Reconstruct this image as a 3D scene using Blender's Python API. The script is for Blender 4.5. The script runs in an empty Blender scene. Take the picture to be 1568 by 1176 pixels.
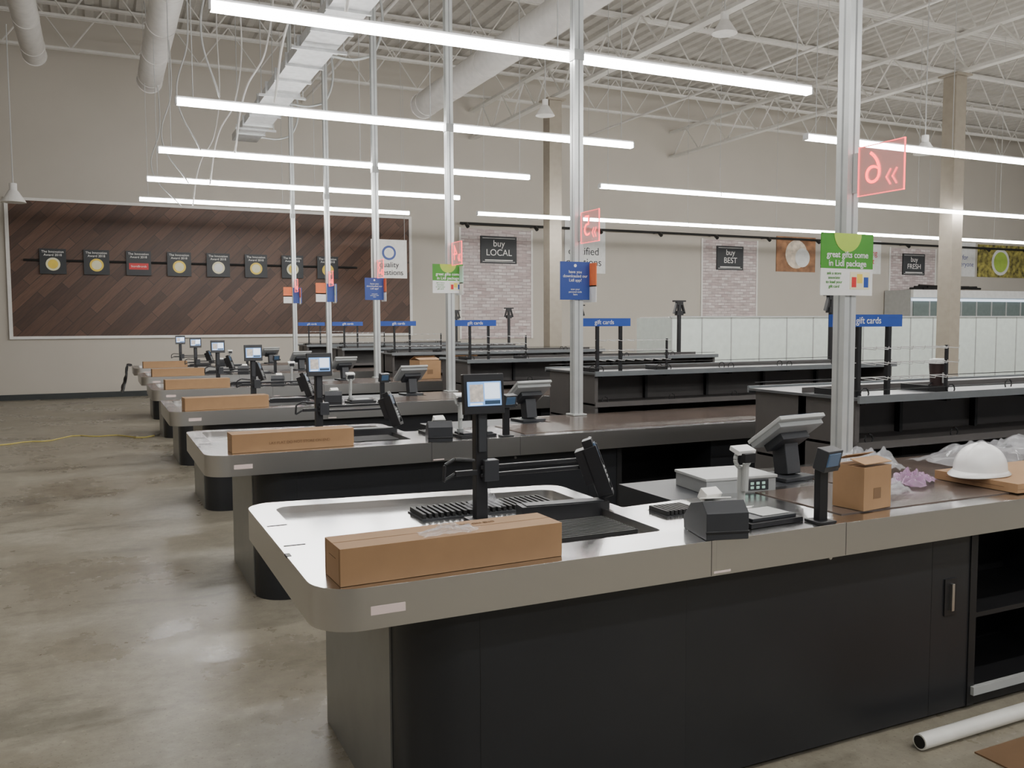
import bpy, bmesh, math, random
from mathutils import Vector, Matrix, Euler, noise as mnoise
random.seed(4)
C=bpy.context.collection
# ------------------------------------------------------------ materials
def newmat(n):
    m=bpy.data.materials.new(n); m.use_nodes=True; nt=m.node_tree
    return m,nt,nt.nodes["Principled BSDF"]
def mat(n,col,rough=.5,metal=0,var=.06,scale=8,emit=None,es=0,bump=0,alpha=1,trans=0,coat=0):
    m,nt,b=newmat(n)
    tc=nt.nodes.new("ShaderNodeTexCoord"); no=nt.nodes.new("ShaderNodeTexNoise")
    no.inputs["Scale"].default_value=scale; no.inputs["Detail"].default_value=4
    nt.links.new(tc.outputs["Object"],no.inputs["Vector"])
    cr=nt.nodes.new("ShaderNodeValToRGB")
    cr.color_ramp.elements[0].position=.3; cr.color_ramp.elements[1].position=.7
    cr.color_ramp.elements[0].color=tuple(max(0,c*(1-var)) for c in col)+(1,)
    cr.color_ramp.elements[1].color=tuple(min(1,c*(1+var)) for c in col)+(1,)
    nt.links.new(no.outputs["Fac"],cr.inputs[0]); nt.links.new(cr.outputs[0],b.inputs["Base Color"])
    b.inputs["Roughness"].default_value=rough; b.inputs["Metallic"].default_value=metal
    if emit: b.inputs["Emission Color"].default_value=tuple(emit)+(1,); b.inputs["Emission Strength"].default_value=es
    if bump:
        bp=nt.nodes.new("ShaderNodeBump"); bp.inputs["Strength"].default_value=bump; bp.inputs["Distance"].default_value=.01
        nt.links.new(no.outputs["Fac"],bp.inputs["Height"]); nt.links.new(bp.outputs[0],b.inputs["Normal"])
    b.inputs["Alpha"].default_value=alpha; b.inputs["Transmission Weight"].default_value=trans
    b.inputs["Coat Weight"].default_value=coat
    return m
def steel(n,col,rough,stretch=(1,40,40),d=.012,wave=0):
    m,nt,b=newmat(n)
    tc=nt.nodes.new("ShaderNodeTexCoord"); mp=nt.nodes.new("ShaderNodeMapping"); mp.inputs["Scale"].default_value=stretch
    no=nt.nodes.new("ShaderNodeTexNoise"); no.inputs["Scale"].default_value=6; no.inputs["Detail"].default_value=5
    nt.links.new(tc.outputs["Object"],mp.inputs[0]); nt.links.new(mp.outputs[0],no.inputs["Vector"])
    mr=nt.nodes.new("ShaderNodeMapRange"); mr.inputs[3].default_value=rough-d; mr.inputs[4].default_value=rough+d
    nt.links.new(no.outputs["Fac"],mr.inputs[0]); nt.links.new(mr.outputs[0],b.inputs["Roughness"])
    b.inputs["Base Color"].default_value=col+(1,); b.inputs["Metallic"].default_value=1
    if wave:
        n2=nt.nodes.new("ShaderNodeTexNoise"); n2.inputs["Scale"].default_value=2.5; nt.links.new(tc.outputs["Object"],n2.inputs["Vector"])
        bp=nt.nodes.new("ShaderNodeBump"); bp.inputs["Strength"].default_value=wave; bp.inputs["Distance"].default_value=.02
        nt.links.new(n2.outputs["Fac"],bp.inputs["Height"]); nt.links.new(bp.outputs[0],b.inputs["Normal"])
    return m
M={}
M['steel']=steel('brushed_steel',(.60,.585,.56),.30)
M['tray']=steel('tray_steel',(.66,.655,.65),.19,(3,3,3),.05,.25)
M['grey']=mat('grey_panel',(.25,.25,.235),.35,.5)
M['char']=mat('charcoal_laminate',(.017,.018,.021),.38,0,.1,3)
M['char2']=mat('charcoal_edge',(.009,.009,.010),.5)
M['shelf']=mat('shelf_dark',(.075,.068,.065),.5)
M['shelf2']=mat('shelf_tray',(.12,.125,.13),.35,.3)
M['rail']=mat('price_rail',(.20,.215,.225),.35,.4)
M['black']=mat('black_plastic',(.012,.012,.014),.38)
M['rib']=mat('rubber_rib',(.018,.018,.018),.6)
M['belt']=mat('belt_rubber',(.10,.075,.062),.22,0,.25,5)
M['card']=mat('cardboard',(.34,.20,.10),.8,0,.05,12)
M['card2']=mat('cardboard_dark',(.19,.11,.055),.85)
M['white']=mat('white_plastic',(.78,.78,.76),.4)
M['lgrey']=mat('light_grey_plastic',(.42,.43,.42),.4)
M['mgrey']=mat('mid_grey_plastic',(.28,.29,.29),.4)
M['dgrey']=mat('dark_grey_plastic',(.032,.034,.039),.42)
M['paper']=mat('paper',(.85,.84,.8),.8)
M['pole']=mat('pole_aluminium',(.60,.62,.61),.33,.4)
M['tube']=mat('lamp_tube',(1,1,1),.4,0,0,5,(1,.988,.965),54)
M['housing']=mat('lamp_housing',(.75,.75,.75),.5)
M['wire']=mat('wire',(.50,.50,.49),.5,.3)
M['ceil']=mat('ceiling_white_paint',(.52,.50,.465),.7)
M['joist']=mat('joist_paint',(.66,.64,.60),.6)
M['duct']=mat('duct_white',(.74,.72,.69),.5)
M['galv']=mat('galvanised',(.58,.59,.59),.4,.6,.12,12)
M['column']=mat('column_beige',(.33,.29,.235),.6)
M['blue']=mat('sign_blue',(.02,.07,.34),.4)
M['navy']=mat('sign_navy',(.025,.06,.27),.4)
M['green']=mat('sign_green',(.06,.28,.025),.4)
M['lime']=mat('sign_lime',(.42,.60,.08),.4)
M['orange']=mat('sign_orange',(.75,.18,.05),.4)
M['yellow']=mat('sign_yellow',(.85,.62,.08),.5)
M['cream']=mat('sign_cream',(.8,.75,.5),.5)
M['red']=mat('sign_red',(.6,.03,.03),.5)
M['neon']=mat('neon_red',(1,.10,.10),.4,0,0,5,(1,.10,.11),2.6)
M['acryl']=mat('acrylic_sign',(.85,.42,.39),.1,0,0,5,None,0,0,.42)
M['teal']=mat('sign_teal',(.50,.78,.68),.4)
M['tag']=mat('tag_charcoal',(.022,.024,.027),.5)
M['screen']=mat('screen_blue',(.1,.2,.4),.2,0,0,5,(.20,.42,.85),1.2)
M['screenw']=mat('screen_white',(.8,.85,.9),.2,0,0,5,(.65,.80,1),1.2)
M['screend']=mat('screen_dark',(.03,.05,.08),.2,0,0,5,(.05,.09,.15),.5)
M['skin']=mat('screen_picture',(.45,.4,.35),.3,0,.5,60,(.5,.45,.4),.7)
M['hat']=mat('hard_hat_white',(.84,.83,.81),.25)
M['film']=mat('clear_film',(.78,.79,.83),.10,0,.05,5,None,0,0,.26)
M['purple']=mat('purple_film',(.42,.24,.40),.2,0,.3,15,None,0,0,.6)
M['pvc']=mat('pvc_pipe',(.80,.79,.73),.35)
M['cord']=mat('yellow_cord',(.60,.50,.14),.5)
M['cup']=mat('cup_dark',(.03,.016,.015),.4)
M['base']=mat('baseboard_dark',(.03,.035,.035),.5)
M['frz']=mat('freezer_panel',(.60,.66,.62),.3)
M['glass']=mat('case_glass',(.16,.20,.19),.1)
M['track']=mat('black_pipe',(.015,.015,.015),.4)
M['trim']=mat('panel_frame',(.78,.76,.72),.5)
M['label']=mat('label_pink',(.82,.66,.62),.6)
M['food1']=mat('food_print_brown',(.30,.14,.06),.5,0,.5,4)
M['bread']=mat('food_print_bread',(.72,.62,.50),.5,0,.3,6)
M['food2']=mat('food_print_green',(.30,.26,.06),.5,0,.9,6)
M['wall']=mat('wall_paint_beige',(.51,.47,.41),.75,0,.02,1.2)
def floor_mat():
    m,nt,b=newmat('polished_concrete'); N=nt.nodes; L=nt.links
    tc=N.new("ShaderNodeTexCoord")
    def noise(s,d,r=.55,v=None):
        n=N.new("ShaderNodeTexNoise"); n.inputs["Scale"].default_value=s; n.inputs["Detail"].default_value=d; n.inputs["Roughness"].default_value=r
        L.new(v or tc.outputs["Object"],n.inputs["Vector"]); return n
    def ramp(src,p0,c0,p1,c1):
        r=N.new("ShaderNodeValToRGB"); r.color_ramp.elements[0].position=p0; r.color_ramp.elements[1].position=p1
        r.color_ramp.elements[0].color=c0+(1,); r.color_ramp.elements[1].color=c1+(1,); L.new(src,r.inputs[0]); return r.outputs[0]
    def mul(a,c,f=1):
        x=N.new("ShaderNodeMixRGB"); x.blend_type='MULTIPLY'; x.inputs[0].default_value=f; L.new(a,x.inputs[1]); L.new(c,x.inputs[2]); return x.outputs[0]
    a=noise(.9,7,.62); c=noise(11,6,.7); d=noise(75,2)
    mp=N.new("ShaderNodeMapping"); mp.inputs["Scale"].default_value=(.6,1.8,1); L.new(tc.outputs["Object"],mp.inputs[0])
    e=noise(1.2,6,.65,mp.outputs[0]); g=noise(28,3,.6)
    col=ramp(a.outputs[0],.34,(.25,.222,.170),.66,(.36,.33,.265))
    col=mul(col,ramp(c.outputs[0],.35,(.80,.79,.77),.65,(1.05,1.05,1.04)))
    col=mul(col,ramp(d.outputs[0],.30,(.55,.55,.53),.38,(1,1,1)),.7)
    col=mul(col,ramp(g.outputs[0],.62,(1,1,1),.72,(1.35,1.35,1.3)),.7)
    col=mul(col,ramp(e.outputs[0],.36,(.60,.60,.59),.45,(1,1,1)),.85)
    L.new(col,b.inputs["Base Color"])
    mr=N.new("ShaderNodeMapRange"); mr.inputs[1].default_value=.35; mr.inputs[2].default_value=.65; mr.inputs[3].default_value=.20; mr.inputs[4].default_value=.46
    L.new(a.outputs[0],mr.inputs[0]); L.new(mr.outputs[0],b.inputs["Roughness"])
    bp=N.new("ShaderNodeBump"); bp.inputs["Strength"].default_value=.10; bp.inputs["Distance"].default_value=.01; L.new(c.outputs[0],bp.inputs["Height"]); L.new(bp.outputs[0],b.inputs["Normal"])
    return m
def brick_mat(n,c1,c2,mort,bw,rh,ms,rot,rough=.6,offs=.5,lo=.68,hi=1.15):
    m,nt,b=newmat(n); N=nt.nodes; L=nt.links
    tc=N.new("ShaderNodeTexCoord"); mp=N.new("ShaderNodeMapping"); mp.inputs["Rotation"].default_value=(0,0,rot)
    sep=N.new("ShaderNodeSeparateXYZ"); cmb=N.new("ShaderNodeCombineXYZ")
    L.new(tc.outputs["Object"],sep.inputs[0]); L.new(sep.outputs[0],cmb.inputs[0]); L.new(sep.outputs[2],cmb.inputs[1]); L.new(cmb.outputs[0],mp.inputs[0])
    br=N.new("ShaderNodeTexBrick"); br.inputs["Scale"].default_value=1; br.inputs["Brick Width"].default_value=bw; br.inputs["Row Height"].default_value=rh
    br.inputs["Mortar Size"].default_value=ms; br.inputs["Color1"].default_value=c1+(1,); br.inputs["Color2"].default_value=c2+(1,); br.inputs["Mortar"].default_value=mort+(1,); br.offset=offs
    L.new(mp.outputs[0],br.inputs["Vector"])
    mp2=N.new("ShaderNodeMapping"); mp2.inputs["Scale"].default_value=(1.5,14,1) ; L.new(mp.outputs[0],mp2.inputs[0])
    no=N.new("ShaderNodeTexNoise"); no.inputs["Scale"].default_value=2.2; no.inputs["Detail"].default_value=6; L.new(mp2.outputs[0],no.inputs["Vector"])
    r=N.new("ShaderNodeValToRGB"); r.color_ramp.elements[0].position=.3; r.color_ramp.elements[1].position=.7
    r.color_ramp.elements[0].color=(lo,lo,lo,1); r.color_ramp.elements[1].color=(hi,hi,hi,1); L.new(no.outputs[0],r.inputs[0])
    mx=N.new("ShaderNodeMixRGB"); mx.blend_type='MULTIPLY'; mx.inputs[0].default_value=1; L.new(br.outputs[0],mx.inputs[1]); L.new(r.outputs[0],mx.inputs[2])
    L.new(mx.outputs[0],b.inputs["Base Color"]); b.inputs["Roughness"].default_value=rough
    return m
M['floor']=floor_mat()
M['wood']=brick_mat('diagonal_wood_planks',(.060,.028,.016),(.140,.070,.042),(.04,.022,.015),1.3,.19,.006,math.radians(-45),.5,.37,.75,1.12)
M['brick']=brick_mat('white_brick_print',(.52,.41,.40),(.76,.70,.68),(.46,.38,.37),.24,.085,.010,0,.7)
# ------------------------------------------------------------ mesh builder
def rpoly(pts,seg=8):
    out=[]; n=len(pts)
    for i,(x,y,r) in enumerate(pts):
        p=Vector((x,y)); a=(Vector(pts[i-1][:2])-p); b=(Vector(pts[(i+1)%n][:2])-p)
        a.normalize(); b.normalize(); r=max(r,.0005)
        ang=a.angle(b); d=r/math.tan(ang/2); c=p+(a+b).normalized()*(r/math.sin(ang/2))
        s=p+a*d-c; e=p+b*d-c
        a0=math.atan2(s.y,s.x); a1=math.atan2(e.y,e.x); da=(a1-a0+math.pi)%(2*math.pi)-math.pi
        for k in range(seg+1):
            t=a0+da*k/seg; out.append((c.x+r*math.cos(t),c.y+r*math.sin(t)))
    return out
class MB:
    def __init__(s): s.bm=bmesh.new(); s.mats=[]
    def mi(s,k):
        if k not in s.mats: s.mats.append(k)
        return s.mats.index(k)
    def _fin(s,vs,k,mtx=None,sm=False):
        if mtx: bmesh.ops.transform(s.bm,matrix=mtx,verts=vs)
        i=s.mi(k)
        for f in {f for v in vs for f in v.link_faces}: f.material_index=i; f.smooth=sm
    def box(s,x0,x1,y0,y1,z0,z1,k,rot=None):
        r=bmesh.ops.create_cube(s.bm,size=1)['verts']
        T=Matrix.Translation(((x0+x1)/2,(y0+y1)/2,(z0+z1)/2))
        R=Euler(rot).to_matrix().to_4x4() if rot else Matrix.Identity(4)
        s._fin(r,k,T@R@Matrix.Diagonal((x1-x0,y1-y0,z1-z0,1)))
    def cyl(s,a,b,r,k,seg=12,r2=None,cap=True):
        a=Vector(a);b=Vector(b);d=b-a
        v=bmesh.ops.create_cone(s.bm,cap_ends=cap,segments=seg,radius1=r,radius2=r if r2 is None else r2,depth=d.length)['verts']
        q=Vector((0,0,1)).rotation_difference(d.normalized()).to_matrix().to_4x4()
        s._fin(v,k,Matrix.Translation((a+b)/2)@q,seg>7)
    def tube(s,pts,r,k,seg=6):
        for a,b in zip(pts,pts[1:]): s.cyl(a,b,r,k,seg)
    def prism(s,pts,z0,z1,k,ktop=None):
        lo=[s.bm.verts.new((x,y,z0)) for x,y in pts]; hi=[s.bm.verts.new((x,y,z1)) for x,y in pts]; n=len(pts)
        i=s.mi(k); j=s.mi(ktop or k)
        f=s.bm.faces.new(hi); f.material_index=j
        f=s.bm.faces.new(lo[::-1]); f.material_index=i
        for a in range(n):
            b=(a+1)%n; f=s.bm.faces.new((lo[a],lo[b],hi[b],hi[a])); f.material_index=i; f.smooth=True
    def ring(s,o,n_,z0,z1,k,kt=None):
        V=lambda P,z:[s.bm.verts.new((x,y,z)) for x,y in P]
        a,b,c,d=V(o,z0),V(o,z1),V(n_,z0),V(n_,z1); n=len(o); i=s.mi(k); j=s.mi(kt or k)
        for p in range(n):
            q=(p+1)%n
            for F,mi in (((a[p],a[q],b[q],b[p]),i),((b[p],b[q],d[q],d[p]),j),((d[p],d[q],c[q],c[p]),i),((c[p],c[q],a[q],a[p]),i)):
                f=s.bm.faces.new(F); f.material_index=mi; f.smooth=True
    def mesh(s,name):
        bmesh.ops.recalc_face_normals(s.bm,faces=s.bm.faces)
        me=bpy.data.meshes.new(name); s.bm.to_mesh(me); s.bm.free()
        for k in s.mats: me.materials.append(M[k])
        me.set_sharp_from_angle(angle=math.radians(35))
        return me
def put(name,me,loc=(0,0,0),rot=(0,0,0),bev=0,parent=None,scale=1):
    o=bpy.data.objects.new(name,me); o.location=loc; o.rotation_euler=rot; o.scale=(scale,)*3; C.objects.link(o)
    if bev:
        b=o.modifiers.new("bev","BEVEL"); b.width=bev; b.segments=2; b.limit_method='ANGLE'; b.angle_limit=math.radians(40); b.harden_normals=True
    if parent: o.parent=parent
    return o
def text(body,size,loc,k,parent=None,rot=(math.pi/2,0,0),align='CENTER',name="lettering",ext=.0006,offset=0):
    c=bpy.data.curves.new(name,"FONT"); c.body=body; c.size=size; c.align_x=align; c.align_y='CENTER'; c.extrude=ext; c.offset=offset
    c.materials.append(M[k]); o=bpy.data.objects.new(name,c); o.location=loc; o.rotation_euler=rot; C.objects.link(o)
    if parent: o.parent=parent
    return o
WY=21.5
# ------------------------------------------------------------ room
b=MB(); b.box(-9,42,-5,WY+.3,-.1,0,'floor'); put("floor",b.mesh("floor"))
b=MB(); b.box(-9,42,WY,WY+.2,0,8.4,'wall'); put("wall_back",b.mesh("wall_back"))
b=MB(); b.box(-9.2,-9,-5,WY+.2,0,8.4,'wall'); put("wall_left",b.mesh("wall_left"))
b=MB(); b.box(-9,42,WY-.03,WY,0,.12,'base'); put("baseboard_back",b.mesh("baseboard_back"))
b=MB()
bm=b.bm; x=-9; idx=b.mi('ceil'); prev=None; zt=8.22
while x<42:
    for dx,z in ((0,zt-.06),(.13,zt-.06),(.17,zt),(.28,zt)):
        v0=bm.verts.new((x+dx,-5,z)); v1=bm.verts.new((x+dx,WY+.2,z))
        if prev: f=bm.faces.new((prev[0],prev[1],v1,v0)); f.material_index=idx
        prev=(v0,v1)
    x+=.32
b.box(-9,42,-5,WY+.2,zt+.05,zt+.1,'ceil')
put("ceiling",b.mesh("ceiling"))
b=MB(); zb,ztp=7.2,8.08
for z in (zb,ztp):
    b.box(-9,42,-.055,-.015,z,z+.05,'joist'); b.box(-9,42,.015,.055,z,z+.05,'joist')
x=-9; up=True; st=.62
while x<41.5:
    a=(x,0,zb+.03 if up else ztp); c=(x+st,0,ztp if up else zb+.03); b.cyl(a,c,.016,'joist',5); x+=st; up=not up
jm=b.mesh("roof_joist")
for y in (1.5,3.6,5.7,7.8,9.9,12,14.1,16.2,18.3,20.4): put("roof_joist",jm,(0,y,0))
b=MB()
for z in (6.4,7.1): b.box(-.08,.08,-5,WY,z,z+.06,'joist')
y=-5
while y<WY-1.2:
    b.cyl((0,y,6.43),(0,y+.6,7.12),.02,'joist',5); b.cyl((0,y+.6,7.12),(0,y+1.2,6.43),.02,'joist',5); y+=1.2
gm=b.mesh("roof_girder")
for x in (9.0,15.3): put("roof_girder",gm,(x,0,0))
b=MB(); b.box(-.15,.15,-.15,.15,0,6.36,'column'); b.box(-.22,.22,-.22,.22,0,.03,'column'); b.box(-.22,.22,-.22,.22,6.36,6.4,'column')
cm=b.mesh("steel_column")
put("steel_column",cm,(9.0,17,0),bev=.01); put("steel_column",cm,(15.3,12.1,0),bev=.01)
def duct(x,y0,y1,z,r,name="round_duct"):
    b=MB(); b.cyl((x,y0,z),(x,y1,z),r,'duct',28)
    y=y0
    while y<y1: b.cyl((x,y,z),(x,y+.03,z),r+.008,'duct',28); y+=1.5
    b.cyl((x,y1-.02,z),(x,y1,z),r+.012,'duct',28)
    y=y0+.7
    while y<y1: b.cyl((x,y,z+r),(x,y,7.2),.008,'wire',5); y+=3
    put(name,b.mesh(name))
duct(.98,-4,17.4,6.0,.21); duct(-.85,-4,17.6,6.3,.19); duct(6.15,-4,17.3,6.05,.25)
b=MB()
b.box(2.34,2.78,-4,17,4.98,5.10,'galv')
y=-4
while y<17: b.box(2.31,2.81,y,y+.04,4.955,5.125,'galv'); y+=.75
y=-3.5
while y<17:
    for x in (2.26,2.86): b.cyl((x,y,4.95),(x,y,7.2),.008,'wire',5)
    b.box(2.22,2.9,y-.02,y+.02,4.925,4.955,'galv'); y+=2.4
put("rectangular_duct",b.mesh("rectangular_duct"))
b=MB()
for x,z in ((4.4,6.9),(4.6,6.9),(-3,7.1),(12.5,6.8)): b.cyl((x,-4,z),(x,WY-.06,z),.03,'duct',8)
put("sprinkler_pipe",b.mesh("sprinkler_pipe"))
# ------------------------------------------------------------ lights
def lamp(x0,x1,y,z,caps=False):
    b=MB(); n=max(1,round((x1-x0)/2.45)); w=(x1-x0)/n
    b.box(x0,x1,y-.034,y+.034,z-.03,z+.025,'tube'); b.box(x0,x1,y-.03,y+.03,z+.025,z+.045,'housing')
    for e in [x0,x1]+([x0+i*w for i in range(1,n)] if caps else []): b.box(e-.008,e+.008,y-.037,y+.037,z-.033,z+.03,'housing')
    for i in range(n+1):
        x=min(max(x0+i*w,x0+.15),x1-.15); b.cyl((x,y,z+.04),(x,y,7.2),.005,'wire',5)
    put("linear_led_light",b.mesh("linear_led_light"))
PX=3.36
PY=[3.3+2.7*k for k in range(6)]
LZ={1:3.65,2:3.66,3:3.70,4:3.76,5:3.81}
for k in range(-2,6): lamp(.72,5.80 if k<2 else 5.69,3.3+2.7*k+.06,LZ.get(k,3.66))
lamp(7.42,22.0,7.8,3.72,True); lamp(7.10,28,11.85,3.72,True); lamp(6.80,32,16.0,3.76,True)
lamp(7.5,22,3.4,3.72); lamp(7.5,22,-1,3.72); lamp(-7.5,-2.6,6,3.9); lamp(-7.5,-2.6,0,3.9)
# ------------------------------------------------------------ poles
b=MB(); b.box(-.0375,.0375,-.0375,.0375,0,6.3,'pole')
for s in (-1,1):
    b.box(s*.0375-.001,s*.0375+.001,-.006,.006,0,6.3,'mgrey'); b.box(-.006,.006,s*.0375-.001,s*.0375+.001,0,6.3,'mgrey')
b.box(-.06,.06,-.06,.06,0,.012,'pole'); b.box(-.043,.043,-.043,.043,2.70,2.78,'lgrey')
pm=b.mesh("power_pole")
for y in PY: put("power_pole",pm,(PX,y-.06,.886),bev=.004)
# ------------------------------------------------------------ checkout counter
b=MB()
o=rpoly([(.515,0,.13),(1.84,0,0),(1.84,1.13,.08),(.515,1.31,.10)]); i=rpoly([(.61,.19,.05),(1.76,.19,.03),(1.76,1.04,.05),(.61,1.20,.06)])
b.ring(o,i,.76,.88,'steel','tray'); b.prism(i,.80,.850,'tray')
b.prism([(1.84,0),(7,0),(7,1.05),(2.9,1.05),(2.9,.66),(1.84,.58)],.76,.88,'steel','tray')
b.box(2.5,2.96,.10,.58,.88,.884,'belt'); b.box(2.96,6.9,.10,.98,.88,.884,'belt')
for x in (1.82,2.42): b.box(x-.001,x+.001,-.0008,.01,.762,.8808,'char2')
b.box(.514,.53,.42,.46,.874,.881,'char2'); b.box(.53,.60,.55,.56,.879,.8812,'rib'); b.box(.53,.60,.86,.87,.879,.8812,'rib')
bb=rpoly([(.80,.08,.18),(1.78,.08,0),(1.78,1.14,0),(.80,1.14,.02)])
b.prism(bb,.0,.76,'char')
b.box(.793,.80,.27,1.13,.0,.755,'grey')
b.box(1.78,3.20,.08,.54,.02,.76,'char'); b.box(3.99,6.95,.08,.9,.02,.76,'char')
b.box(3.20,3.99,.5,.54,.02,.76,'char2'); b.box(3.20,3.99,.08,.5,.02,.07,'char2'); b.box(3.19,3.23,.075,.5,.02,.76,'char2'); b.box(3.23,3.99,.09,.5,.38,.40,'char2')
b.box(3.21,4.01,.06,.08,.065,.10,'lgrey')
b.box(2.95,3.20,.54,.95,.02,.76,'char')
b.box(2.1,2.93,.60,1.02,.66,.878,'dgrey'); b.box(2.15,2.88,.62,.98,.02,.66,'char')
for x in (1.02,2.97,4.8,5.8): b.box(x-.001,x+.001,.0792,.09,.02,.758,'black')
b.box(3.04,3.11,.074,.082,.42,.57,'black'); b.box(3.068,3.082,.062,.075,.44,.55,'steel')
b.cyl((2.42,.079,.735),(2.42,.07,.735),.008,'steel')
b.box(.66,.76,-.0012,.002,.80,.825,'label'); b.box(1.83,1.90,-.0012,.002,.768,.775,'label')
def ribs(x0,x1,y0,y1,z,n):
    b.box(x0,x1,y0,y1,z,z+.006,'dgrey')
    for q in range(n):
        x=x0+(q+.5)*(x1-x0)/n; b.box(x-.006,x+.006,y0+.01,y1-.01,z+.006,z+.024,'rib')
ribs(1.10,1.68,.82,1.0,.85,24)
b.box(1.32,1.70,.24,.50,.85,.862,'dgrey')
for q in range(13): y=.25+q*.019; b.box(1.325,1.695,y,y+.009,.862,.880,'rib')
ribs(1.9,2.05,.36,.50,.875,8)
b.box(1.44,1.80,.62,.70,.85,.905,'black',(0,0,-.12)); b.box(1.46,1.78,.63,.69,.905,.909,'dgrey',(0,0,-.12))
counter=b.mesh("checkout_counter")
# impulse shelf
b=MB(); X0,X1=3.62,6.95
b.box(X0,X1,1.46,1.52,0,1.185,'shelf')
for x in (X0,X1-.03): b.box(x,x+.03,1.10,1.88,0,1.185,'shelf')
b.box(X0,X1,1.10,1.88,.0,.14,'shelf')
b.box(X0-.02,X1+.02,1.07,1.92,1.185,1.20,'shelf2')
for y in (1.055,1.92): b.box(X0-.02,X1+.02,y,y+.015,1.172,1.212,'rail')
b.box(X0,X1,1.10,1.46,.93,.945,'shelf'); b.box(X0,X1,1.085,1.10,.92,.96,'shelf')
b.box(X0,X1,1.52,1.86,.80,.815,'shelf2'); b.box(X0,X1,1.52,1.86,.45,.465,'shelf2')
x=X0+.04
while x<X1:
    b.box(x,x+.025,1.42,1.46,.15,1.185,'char2'); b.box(x-.004,x+.03,1.10,1.42,1.155,1.183,'char2')
    for w_ in (0,.62):
        c=[(x+.03*math.cos(t),1.08+w_*.2,1.222+.03*math.sin(t)) for t in [-.6+q*math.pi/5 for q in range(8)]]; b.tube(c,.004,'char2',5)
    c=[(x+.03*math.sin(t)+.05,1.09,.975+.03*math.cos(t)) for t in [q*math.pi/4 for q in range(8)]]; b.tube(c,.004,'char2',5)
    x+=.66
for y in (1.10,1.89):
    b.tube([(X0,y,1.235),(X1,y,1.235)],.003,'char2',5)
b.box(X0,X1,1.49,1.495,1.20,1.23,'shelf')
for x in (X0+.02,X0+.7): b.box(x,x+.02,1.12,1.42,1.20,1.235,'char2')
shelfm=b.mesh("impulse_shelf")
b=MB(); b.box(-.02,.02,-.02,.02,0,1.86,'black'); b.box(-.09,.09,-.03,.03,1.88,1.90,'black'); b.box(-.05,.05,-.025,.025,1.84,1.88,'black')
b.box(-.07,-.05,-.02,.02,1.72,1.88,'black',(0,.3,0)); b.box(.05,.07,-.02,.02,1.72,1.88,'black',(0,-.3,0)); b.box(-.05,.05,-.03,.03,1.70,1.76,'black'); b.box(-.06,.06,-.06,.06,0,.02,'black')
postm=b.mesh("barrier_post")
b=MB(); b.box(3.46,3.97,-.012,.012,1.575,1.64,'blue')
for x in (3.66,3.88): b.box(x-.012,x+.012,-.012,.012,1.201,1.575,'black')
for z in (1.30,1.38,1.46):
    b.box(3.64,4.35,.0,.006,z,z+.005,'wire')
    x=3.68
    while x<4.35: b.cyl((x,0,z),(x,-.1,z-.005),.0022,'wire',4); b.cyl((x,-.1,z-.005),(x,-.105,z+.012),.0022,'wire',4); x+=.09
b.box(4.33,4.345,-.01,.005,1.201,1.47,'black')
giftm=b.mesh("gift_card_rack")
# customer display with terminal arm
b=MB(); b.box(-.05,.05,-.05,.05,-.028,-.016,'black'); b.box(-.024,.024,-.02,.02,-.02,.40,'black'); b.box(-.016,.016,-.03,0,.24,.41,'dgrey')
b.box(-.01,.43,-.035,-.02,.145,.160,'black'); b.box(-.01,.43,-.035,-.02,.175,.19,'black'); b.box(.0,.06,-.045,.0,.13,.21,'dgrey')
b.box(-.11,-.02,-.03,-.015,.155,.175,'black'); b.tube([(-.11,-.02,.165),(-.155,-.02,.14),(-.15,-.02,.20),(-.11,-.02,.22),(-.03,-.02,.21)],.007,'black',6)
b.box(-.082,.082,-.045,-.02,.385,.535,'black',(-.1,0,0))
stand=b.mesh("customer_display")
b=MB(); b.box(-.068,.068,-.003,0,-.045,.045,'screen'); b.box(-.06,-.005,-.004,0,-.03,.035,'skin'); b.box(.0,.062,-.004,0,-.02,.04,'screenw'); b.box(.0,.062,-.0045,0,-.04,-.026,'screend'); b.box(-.06,-.01,-.0045,0,-.042,-.034,'screenw')
scrm=b.mesh("screen")
b=MB(); b.box(-.035,.035,-.02,.02,-.11,.11,'black'); b.box(-.03,.03,-.026,-.02,.02,.09,'screend'); b.box(-.03,.03,-.026,-.02,-.09,0,'dgrey')
for q in range(4):
    for r in range(3): b.box(-.024+.018*r,-.012+.018*r,-.03,-.025,-.08+.019*q,-.068+.019*q,'mgrey')
b.box(-.045,-.035,-.03,.03,-.12,.08,'black'); b.box(.035,.045,-.03,.03,-.12,.08,'black'); b.box(-.045,.045,.02,.06,-.06,.08,'black'); b.box(-.04,.04,-.03,.03,-.13,-.11,'black')
b.tube([(.04,-.01,.11),(.06,-.01,.10),(.075,-.01,.04),(.07,-.01,-.08),(.05,-.01,-.12)],.005,'lgrey',6)
termm=b.mesh("card_terminal")
b=MB(); pr=[(-.11,0),(.09,0),(.09,.045),(.03,.10),(-.07,.125),(-.11,.09)]
lo=[b.bm.verts.new((-.075,y,z)) for y,z in pr]; hi=[b.bm.verts.new((.075,y,z)) for y,z in pr]; i0=b.mi('dgrey')
b.bm.faces.new(lo).material_index=i0; b.bm.faces.new(hi[::-1]).material_index=i0
for q in range(6): b.bm.faces.new((lo[q],lo[(q+1)%6],hi[(q+1)%6],hi[q])).material_index=i0
b.box(-.04,.04,-.05,.035,.118,.123,'paper',(-.2,0,0)); b.box(-.03,.04,.03,.07,.10,.14,'paper',(.5,0,.3)); b.box(-.077,.077,-.112,-.1,.02,.03,'black')
prnm=b.mesh("receipt_printer")
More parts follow.
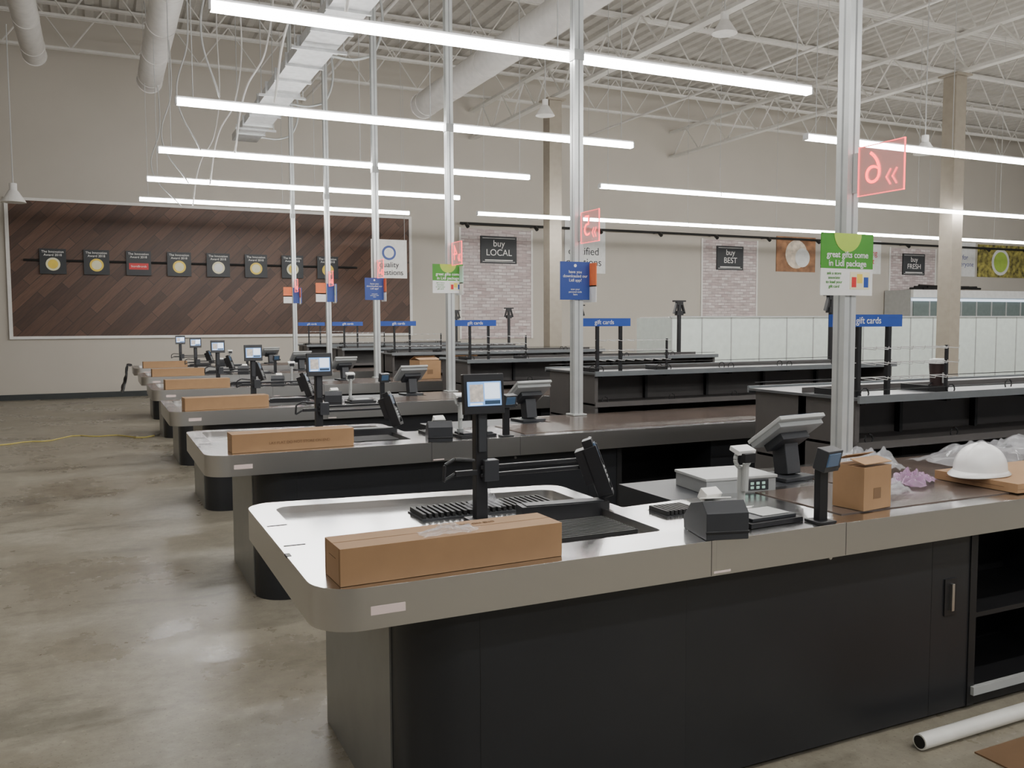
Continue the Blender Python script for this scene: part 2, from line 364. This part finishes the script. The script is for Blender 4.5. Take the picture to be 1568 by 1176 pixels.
b=MB(); b.box(-.13,.12,-.085,.085,0,.018,'black'); b.box(-.11,.10,-.07,.07,.018,.03,'dgrey'); b.box(-.05,.08,-.055,.055,.03,.034,'lgrey')
b.cyl((-.1,0,.02),(-.1,0,.205),.014,'lgrey',14); b.cyl((-.1,0,.03),(-.1,0,.055),.022,'mgrey',12)
c=[(-.1+.034*math.cos(t),-.005,.235+.034*math.sin(t)) for t in [math.pi*(-.5)+q*math.pi/8 for q in range(-6,7)]]
b.tube(c,.008,'lgrey',8); b.box(-.14,-.06,-.03,.02,.258,.275,'white',(.3,0,0)); b.box(-.125,-.075,-.045,-.02,.225,.258,'black'); b.cyl((-.1,-.022,.22),(-.1,-.018,.12),.012,'lgrey',10)
scnm=b.mesh("barcode_scanner")
b=MB(); b.box(-.04,.04,-.04,.04,0,.01,'black'); b.box(-.02,.02,-.015,.015,.0,.22,'black'); b.box(-.03,.06,-.04,.01,.19,.27,'dgrey',(.25,0,.2)); b.box(-.02,.05,-.046,-.038,.205,.255,'screend',(.25,0,.2)); b.cyl((.03,.0,.21),(.08,.0,.20),.012,'black')
pinm=b.mesh("pin_pad")
b=MB(); b.box(-.17,.17,-.13,.13,0,.058,'mgrey'); b.box(-.175,.175,-.135,.135,.058,.07,'lgrey'); b.box(.0,.13,-.136,-.13,.008,.054,'dgrey')
for q in range(4):
    for r in range(2): b.box(.012+.028*q,.028+.028*q,-.139,-.135,.014+.018*r,.026+.018*r,'teal')
sclm=b.mesh("counter_scale")
b=MB(); b.box(-.10,.10,-.09,.09,0,.02,'dgrey'); b.box(-.035,.055,-.03,.05,.02,.20,'dgrey',(-.15,0,0))
b.box(-.145,.145,-.10,.10,.195,.235,'mgrey',(-.62,0,0)); b.box(-.15,.15,-.115,.115,.222,.242,'lgrey',(-.62,0,0)); b.box(-.135,.135,-.10,.10,.238,.25,'screend',(-.62,0,0))
b.box(-.09,.09,-.06,.06,.155,.205,'dgrey',(-.62,0,0))
monm=b.mesh("pos_monitor")
def carton(L,W,H,open_=False):
    b=MB()
    b.box(0,L,0,W,0,H,'card')
    if not open_:
        b.box(.0,L,W*.5-.001,W*.5+.001,H,H+.0008,'card2')
        b.box(-.0008,0,.01,.012,0,H,'card2'); b.box(-.0008,.0,W-.012,W-.01,0,H,'card2'); b.box(-.001,.0,W*.3,W*.7,H*.65,H*.67,'card2')
    else:
        b.box(0,L,W*.5-.002,W*.5+.002,H,H+.001,'card2')
        b.box(0,L,-.002,W*.5-.005,H+.018,H+.021,'card',(.22,0,0)); b.box(0,L,W*.5+.005,W,H+.026,H+.029,'card',(-.38,0,0))
        b.box(L*.35,L*.62,-.001,0,H*.25,H*.5,'card2'); b.box(L,L+.001,W*.2,W*.7,H*.55,H*.8,'paper')
    return b.mesh("cardboard_box")
cm=carton(.70,.16,.105)
Y0=2.30
CL=[(.585,.03),(.66,.06),(.64,.08),(.66,.08),(.66,.08),(.66,.08)]
colsigns=['green','blue','green','blue','mix','mix']
for k in range(6):
    y=Y0+2.7*k
    put("checkout_counter",counter,(0,y,0),bev=.005 if k<2 else 0)
    put("impulse_shelf",shelfm,(0,y,0)); put("barrier_post",postm,(7.05,y+1.99,0))
    g=put("gift_card_rack",giftm,(0,y+1.13,0)); text("gift cards",.05,(3.72,-.013,1.607),'white',g)
    d=put("customer_display",stand,(1.30,y+.73,.878),bev=.003); put("screen",scrm,(0,-.046,.462),(-.1,0,0),parent=d)
    put("card_terminal",termm,(1.785,y+.69,1.035),(-.35,0,1.0),bev=.004)
    put("receipt_printer",prnm,(1.90,y+.09,.881),(0,0,-.25),bev=.004)
    put("barcode_scanner",scnm,(2.17,y+.16,.881),(0,0,.05),bev=.002)
    put("pin_pad",pinm,(2.34,y+.045,.881),(0,0,0),bev=.003)
    if k==0: put("counter_scale",sclm,(2.47,y+.74,.8785),(0,0,-.12),bev=.005)
    put("pos_monitor",monm,(2.87,y+.80,.8785),(0,0,.12),bev=.004)
    bx=put("cardboard_box",cm,(CL[k][0],y+CL[k][1],.881),(0,0,[.03,.03,.08,.06,.05,.05][k]),bev=.002)
    if k==1: text("LAY FLAT DO NOT STORE ON END",.022,(.38,-.001,.045),'card2',bx)
    if k==0: text("STORE ON END",.02,(.45,.11,.1065),'card2',bx,rot=(0,0,0))
    P=PY[k]-.06
    n=str(6-k)
    b=MB(); W_=.27; H_=.235
    b.box(-.003,.003,-W_,0,0,H_,'acryl')
    for a in ((-W_,0,0,.003),(-W_,0,H_-.003,H_),(-W_,-W_+.003,0,H_),(-.003,0,0,H_)): b.box(-.004,.004,a[0],a[1],a[2],a[3],'neon')
    for s in (0,.035):
        yy=-.18-s
        b.box(-.004,.004,yy-.003,yy+.003,.065,.11,'neon',(.6,0,0)); b.box(-.004,.004,yy-.003,yy+.003,.03,.075,'neon',(-.6,0,0))
    b.box(-.006,.006,0,.03,.02,.21,'wire')
    s=put("lane_number_sign",b.mesh("lane_number_sign"),(PX+.0,P-.07,2.205)); text(n,.23,(0,-.09,.12),'neon',s,rot=(math.pi/2,0,math.pi/2),ext=.003,offset=-.004)
    zb_=[1.73,1.78,1.92,1.92,1.96,2.0][k]
    b=MB(); c_=colsigns[k]
    if c_=='green':
        b.box(-.17,.17,-.004,0,0,.145,'white'); b.box(-.17,.17,-.005,0,.13,.30,'green'); b.box(.02,.15,-.006,-.004,.03,.115,'cream'); b.box(.03,.06,-.007,-.005,.04,.09,'red'); b.box(.065,.10,-.007,-.005,.06,.105,'yellow'); b.box(.11,.14,-.007,-.005,.04,.09,'blue')
        v=b.bm.verts; cs=[v.new((.09*math.cos(t),-.0065,.30-.09*math.sin(t))) for t in [q*math.pi/16 for q in range(17)]]; f=b.bm.faces.new(cs); f.material_index=b.mi('lime'); nm="gift_card_promo_sign"
    elif c_=='blue':
        b.box(-.13,.13,-.005,0,0,.29,'navy'); b.cyl((0,-.007,.26),(0,-.005,.26),.012,'white',12); nm="app_promo_sign"
    else:
        b.box(-.17,-.01,-.005,0,0,.14,'white'); b.box(-.17,-.01,-.005,0,.12,.30,'orange'); b.box(.01,.17,-.005,0,0,.29,'navy'); nm="promo_sign"
    s=put(nm,b.mesh(nm),(PX-.04,P-.046,zb_))
    if c_=='green':
        text("great gifts come\nin Lidl package",.042,(0,-.007,.175),'white',s,offset=.0006); text("ask a store\nassociate\nto load your\ngift card",.021,(-.085,-.006,.075),'green',s)
    elif c_=='blue': text("have you\ndownloaded our\nLidl app?",.032,(0,-.007,.18),'white',s); text("scan your\npersonal code\nhere",.02,(0,-.007,.06),'white',s)
    if k:
        b=MB(); b.box(.0,.006,-.2,.0,0,.13,'white'); b.box(.0,.007,-.2,.0,.12,.30,'orange' if k%2 else 'teal')
        put("side_promo_sign",b.mesh("side_promo_sign"),(PX+.085,P+.05,zb_-.02))
# ------------------------------------------------------------ loose things on near counter
put("cardboard_box",carton(.165,.14,.165,True),(2.60,2.39,.886),(0,0,.12))
b=MB(); b.box(3.44,4.4,2.36,2.76,.886,.925,'card'); b.box(3.44,4.4,2.359,2.36,.90,.902,'card2'); b.box(3.439,3.44,2.42,2.70,.904,.906,'card2'); put("flat_cardboard_carton",b.mesh("flat_cardboard_carton"),bev=.002)
b=MB(); bm=b.bm; ih=b.mi('hat'); rows=[]
for j in range(9):
    ph=j/8*math.pi/2; row=[]
    for q in range(32):
        th=q/32*2*math.pi; rr=math.cos(ph)
        ridge=.006*max(0,1-abs(math.sin(th))*5)*math.sin(ph)
        row.append(bm.verts.new((.135*rr*math.cos(th),.11*rr*math.sin(th),.125*math.sin(ph)**.9+ridge+.02)))
    rows.append(row)
for a,c in zip(rows,rows[1:]):
    for q in range(32): f=bm.faces.new((a[q],a[(q+1)%32],c[(q+1)%32],c[q])); f.smooth=True; f.material_index=ih
br=[bm.verts.new(((.15+(.05*max(0,-math.cos(q/32*2*math.pi))))*math.cos(q/32*2*math.pi),.125*math.sin(q/32*2*math.pi),.004)) for q in range(32)]
for q in range(32): f=bm.faces.new((br[q],br[(q+1)%32],rows[0][(q+1)%32],rows[0][q])); f.smooth=True
bmesh.ops.remove_doubles(bm,verts=bm.verts,dist=.0005)
h=put("hard_hat",b.mesh("hard_hat"),(3.53,2.60,.926),(0,0,.2),scale=.95); h.modifiers.new("s","SOLIDIFY").thickness=.004
def crumple(name,loc,size,k,seed,h,rz=0):
    bm=bmesh.new(); bmesh.ops.create_grid(bm,x_segments=40,y_segments=40,size=.5)
    for v in bm.verts:
        p=v.co.copy(); d=max(0,1-(p.length*1.7)**2); n=abs(mnoise.noise(Vector((p.x*4+seed,p.y*4,seed))))+.5*abs(mnoise.noise(Vector((p.x*9,p.y*9+seed,1))))
        e=.5*mnoise.noise(Vector((p.x*4,p.y*4,seed+9)))
        v.co=Vector((p.x*size[0]*(1+e),p.y*size[1]*(1-e),max(.002,h*(.15+d*.6+1.6*n*(.2+d)))))
    me=bpy.data.meshes.new(name); bm.to_mesh(me); bm.free(); me.materials.append(M[k])
    for p in me.polygons: p.use_smooth=True
    return put(name,me,loc,(0,0,rz))
crumple("plastic_wrap",(3.27,3.02,.886),(.42,.26),'film',3,.07,.2); crumple("plastic_bag",(3.24,2.72,.886),(.26,.16),'purple',8,.035,.4); crumple("plastic_sheet",(4.15,2.98,.886),(.9,.34),'film',13,.07); crumple("plastic_bag",(2.98,2.6,.886),(.16,.12),'film',23,.03)
b=MB(); b.cyl((3.02,2.86,.921),(3.16,2.80,.921),.033,'white',20); b.cyl((3.012,2.863,.921),(3.03,2.856,.921),.012,'card2',12); put("paper_roll",b.mesh("paper_roll"))
crumple("plastic_bag",(1.36,3.13,.876),(.14,.08),'film',5,.035)
crumple("plastic_bag",(.92,2.38,.987),(.17,.07),'film',6,.012)
b=MB(); b.cyl((0,0,0),(0,0,.16),.036,'cup',24,.048); b.cyl((0,0,.16),(0,0,.176),.052,'white',24); b.cyl((0,0,.176),(0,0,.188),.045,'white',24,.042); b.box(-.014,.014,-.045,-.041,.05,.11,'lgrey')
put("coffee_cup",b.mesh("coffee_cup"),(4.36,3.50,1.201))
c2=carton(.32,.26,.24,True)
put("cardboard_box",c2,(3.75,10.75,.886),(0,0,.2)); put("cardboard_box",c2,(4.3,10.8,.886),(0,0,-.1))
b=MB(); b.cyl((2.73,2.22,.035),(4.6,2.235,.035),.03,'pvc',20); b.cyl((2.728,2.22,.035),(2.732,2.22,.035),.024,'char2',20); put("pvc_pipe",b.mesh("pvc_pipe"))
b=MB(); b.box(2.9,4.6,1.35,2.12,0,.006,'card2'); put("floor_mat",b.mesh("floor_mat"))
b=MB(); pts=[(-4+q*.12,13.75+.25*math.sin(q*.45)+.12*math.sin(q*1.3),.01) for q in range(40)]; p2=[(-.6+.5*math.cos(t)-1.2,13.6+.35*math.sin(t),.012) for t in [q*.4 for q in range(17)]]
b.tube(pts,.009,'cord',6); b.tube(p2,.009,'cord',6); put("extension_cord",b.mesh("extension_cord"))
bm=bmesh.new(); bmesh.ops.create_grid(bm,x_segments=16,y_segments=20,size=.5)
for v in bm.verts:
    u,t=v.co.x,v.co.y+.5
    n=mnoise.noise(Vector((u*5,t*4,2)))
    v.co=Vector((.48-.03-.06*abs(n)-.10*(1-t)*(1-t)+(.20*(t-.75) if t>.75 else 0), u*(.35+.2*(1-t)), .93-.02-(0 if t>.75 else (.75-t)*.6)+.02*n))
me=bpy.data.meshes.new("jacket"); bm.to_mesh(me); bm.free(); me.materials.append(M['black']); j=put("jacket",me,(0,Y0+2.7*5+.6,0)); j.modifiers.new("s","SOLIDIFY").thickness=.02
# ------------------------------------------------------------ back wall dressing
WF=WY-.002
b=MB(); b.box(-1.65,7.22,WF-.05,WF,1.37,4.26,'wood')
for a in ((-1.72,7.29,4.26,4.32),(-1.72,7.29,1.31,1.37),(-1.72,-1.65,1.37,4.26),(7.22,7.29,1.37,4.26)): b.box(a[0],a[1],WF-.07,WF,a[2],a[3],'trim')
put("wood_plank_panel",b.mesh("wood_plank_panel"))
b=MB(); b.cyl((-1.4,WF-.085,3.0),(5.85,WF-.085,3.0),.025,'track',8); put("sign_rail",b.mesh("sign_rail"))
circ=['yellow','cream','red','cream','white','cream','yellow','yellow']
for q in range(8):
    x=-.84+.85*q; b=MB(); b.box(-.255,.255,-.02,.0,-.27,.27,'tag')
    if q!=2: b.cyl((0,-.022,-.06),(0,-.028,-.06),.14,'yellow' if q%2 else 'cream',24); b.cyl((0,-.028,-.06),(0,-.03,-.06),.10,circ[q],20)
    else: b.box(-.2,.2,-.028,-.02,-.14,.0,'red')
    s=put("award_sign",b.mesh("award_sign"),(x,WY-.114,2.98)); text("The Innovation\nAward 2018",.07,(0,-.024,.17),'paper',s)
    if q==2: text("StoreBrands",.065,(0,-.03,-.07),'white',s)
def flat(name,x0,x1,z0,z1,k,extra=None,y=WF):
    b=MB(); b.box(x0,x1,y-.03,y,z0,z1,k)
    if extra: extra(b,y-.03)
    return put(name,b.mesh(name))
for i,(x0,x1,z0,sx0,sx1,t) in enumerate(((8.65,10.7,1.2,9.2,10.25,"LOCAL"),(16.45,18.5,1.2,16.95,17.95,"BEST"),(24.25,26.4,1.2,24.8,25.85,"FRESH"))):
    def ex(b,y):
        b.box(x0-.05,x0,y-.01,y+.03,z0,4.12,'trim'); b.box(x1,x1+.05,y-.01,y+.03,z0,4.12,'trim')
        b.box(sx0,sx1,y-.04,y,3.2,3.92,'tag'); b.box(sx0+.12,sx1-.12,y-.045,y-.03,3.27,3.30,'paper')
        for a in ((sx0+.05,sx1-.05,3.86,3.87),(sx0+.05,sx1-.05,3.24,3.25)): b.box(a[0],a[1],y-.045,y-.03,a[2],a[3],'paper')
    s=flat("brick_print_banner",x0,x1,z0,4.1,'brick',ex); text("buy\n"+t,.24,((sx0+sx1)/2,WY-.08,3.6),'paper',s)
flat("bread_poster",19.3,20.9,3.2,4.3,'food1',lambda b,y:(b.cyl((20.1,y-.01,3.75),(20.1,y,3.75),.45,'bread',24),b.cyl((20.35,y-.015,3.65),(20.35,y,3.65),.3,'white',24)))
flat("salad_poster",28.6,31.2,3.2,4.36,'food2',lambda b,y:(b.cyl((29.8,y-.01,3.75),(29.8,y,3.75),.48,'white',24),b.cyl((29.8,y-.015,3.75),(29.8,y,3.75),.37,'lime',24)))
s=flat("promo_poster",22.65,23.8,3.2,4.3,'white'); text("amazing\nevent",.27,(23.2,WY-.034,3.75),'red',s)
s=flat("promo_poster",27.4,28.45,3.2,4.4,'white'); text("for\neveryone",.24,(27.92,WY-.034,3.75),'navy',s)
s=flat("promo_poster",11.75,13.05,3.0,4.55,'white'); text("certified\nquestions",.3,(12.35,WY-.034,3.45),'tag',s)
b=MB(); b.cyl((8.55,WY-.25,4.2),(31,WY-.25,4.2),.035,'track',8)
for q in range(12): b.cyl((8.7+q*2,WY-.25,4.2),(8.7+q*2,WY,4.2),.02,'track',6); b.cyl((8.7+q*2,WY-.3,4.18),(8.7+q*2,WY-.4,4.1),.05,'track',8)
put("track_light_rail",b.mesh("track_light_rail"))
b=MB(); b.box(5.80,6.67,19.98,20.0,2.68,3.58,'paper'); b.cyl((6.23,19.97,3.27),(6.23,19.98,3.27),.17,'navy',24); b.cyl((6.23,19.965,3.27),(6.23,19.975,3.27),.12,'paper',24)
for x in (5.85,6.62): b.cyl((x,19.99,3.58),(x,19.99,7.2),.006,'wire',5)
s=put("hanging_sign",b.mesh("hanging_sign")); text("quality\nquestions",.18,(6.23,19.965,2.90),'tag',s)
b=MB(); b.box(10,24,14,15.2,.0,1.70,'frz')
x=10
while x<24: b.box(x,x+.02,13.985,14,.1,1.70,'lgrey'); x+=.72
b.box(9.97,24,13.97,14.02,1.70,1.73,'lgrey'); b.box(10,24,14.1,15.1,1.70,1.72,'white'); put("chest_freezer_row",b.mesh("chest_freezer_row"))
b=MB(); b.box(24,34,20.4,WY-.05,0,2.65,'lgrey'); b.box(24,34,20.3,20.4,2.40,2.65,'white')
x=24.1
while x<33.4: b.box(x,x+.7,20.36,20.4,.4,2.30,'glass'); b.box(x+.70,x+.75,20.34,20.4,.4,2.32,'lgrey'); x+=.76
b.box(24,34,20.32,20.38,2.28,2.36,'screenw'); put("refrigerated_display_case",b.mesh("refrigerated_display_case"))
b=MB()
for q in range(5): b.tube([(24.2+q*.2,20.6,2.70+.05*(q%3)),(27.2+q*.2,20.9,2.74+.05*(q%2))],.04,'track',6)
put("stored_pipes",b.mesh("stored_pipes"))
b=MB(); b.cyl((0,0,0),(0,0,.16),.16,'duct',20,.06); b.cyl((0,0,.16),(0,0,.26),.05,'duct',14); b.cyl((0,0,.26),(0,0,2.4),.008,'wire',5)
bell=b.mesh("pendant_fixture")
for p in ((6.75,13,5.0),(7.2,9,5.2),(10.8,9,4.0),(-1.0,14,3.3)): put("pendant_fixture",bell,p)
def curve(name,pts,r,k):
    c=bpy.data.curves.new(name,"CURVE"); c.dimensions='3D'; c.bevel_depth=r; sp=c.splines.new('BEZIER'); sp.bezier_points.add(len(pts)-1)
    for bp,p in zip(sp.bezier_points,pts): bp.co=p; bp.handle_left_type=bp.handle_right_type='AUTO'
    c.materials.append(M[k]); o=bpy.data.objects.new(name,c); C.objects.link(o); return o
for i,y in enumerate(PY[1:]):
    curve("hanging_cable",[(1.0+.1*i,y,3.72),(.95,y,4.3),(1.1,y+.1,5.1),(.9,y,7.2)],.010,'wire')
    curve("hanging_cable",[(1.6,y,3.72),(1.75,y,4.5),(2.0,y,5.0),(2.1,y,7.2)],.012,'duct')
    curve("conduit",[(PX+.06,y-.0,6.4),(PX+.06,y,5.2),(3.2,y,5.05),(2.8,y,5.04)],.018,'pole')
# ------------------------------------------------------------ world, camera
w=bpy.data.worlds.new("w"); bpy.context.scene.world=w; w.use_nodes=True
w.node_tree.nodes["Background"].inputs[0].default_value=(.95,.97,1,1); w.node_tree.nodes["Background"].inputs[1].default_value=.24
f,yaw,pitch,roll=1340,math.radians(25.2),math.radians(3.95),math.radians(-.25)
R=Vector((math.cos(yaw),-math.sin(yaw),0)); F=Vector((math.sin(yaw)*math.cos(pitch),math.cos(yaw)*math.cos(pitch),-math.sin(pitch))); U=R.cross(F)
r2=R*math.cos(roll)+U*math.sin(roll); u2=-R*math.sin(roll)+U*math.cos(roll)
mw=Matrix((( r2.x,u2.x,-F.x,.01),(r2.y,u2.y,-F.y,0),(r2.z,u2.z,-F.z,1.6),(0,0,0,1)))
cd=bpy.data.cameras.new("camera"); cd.sensor_width=36; cd.lens=f/1568*36; cd.clip_end=200
co=bpy.data.objects.new("camera",cd); co.matrix_world=mw; C.objects.link(co); bpy.context.scene.camera=co
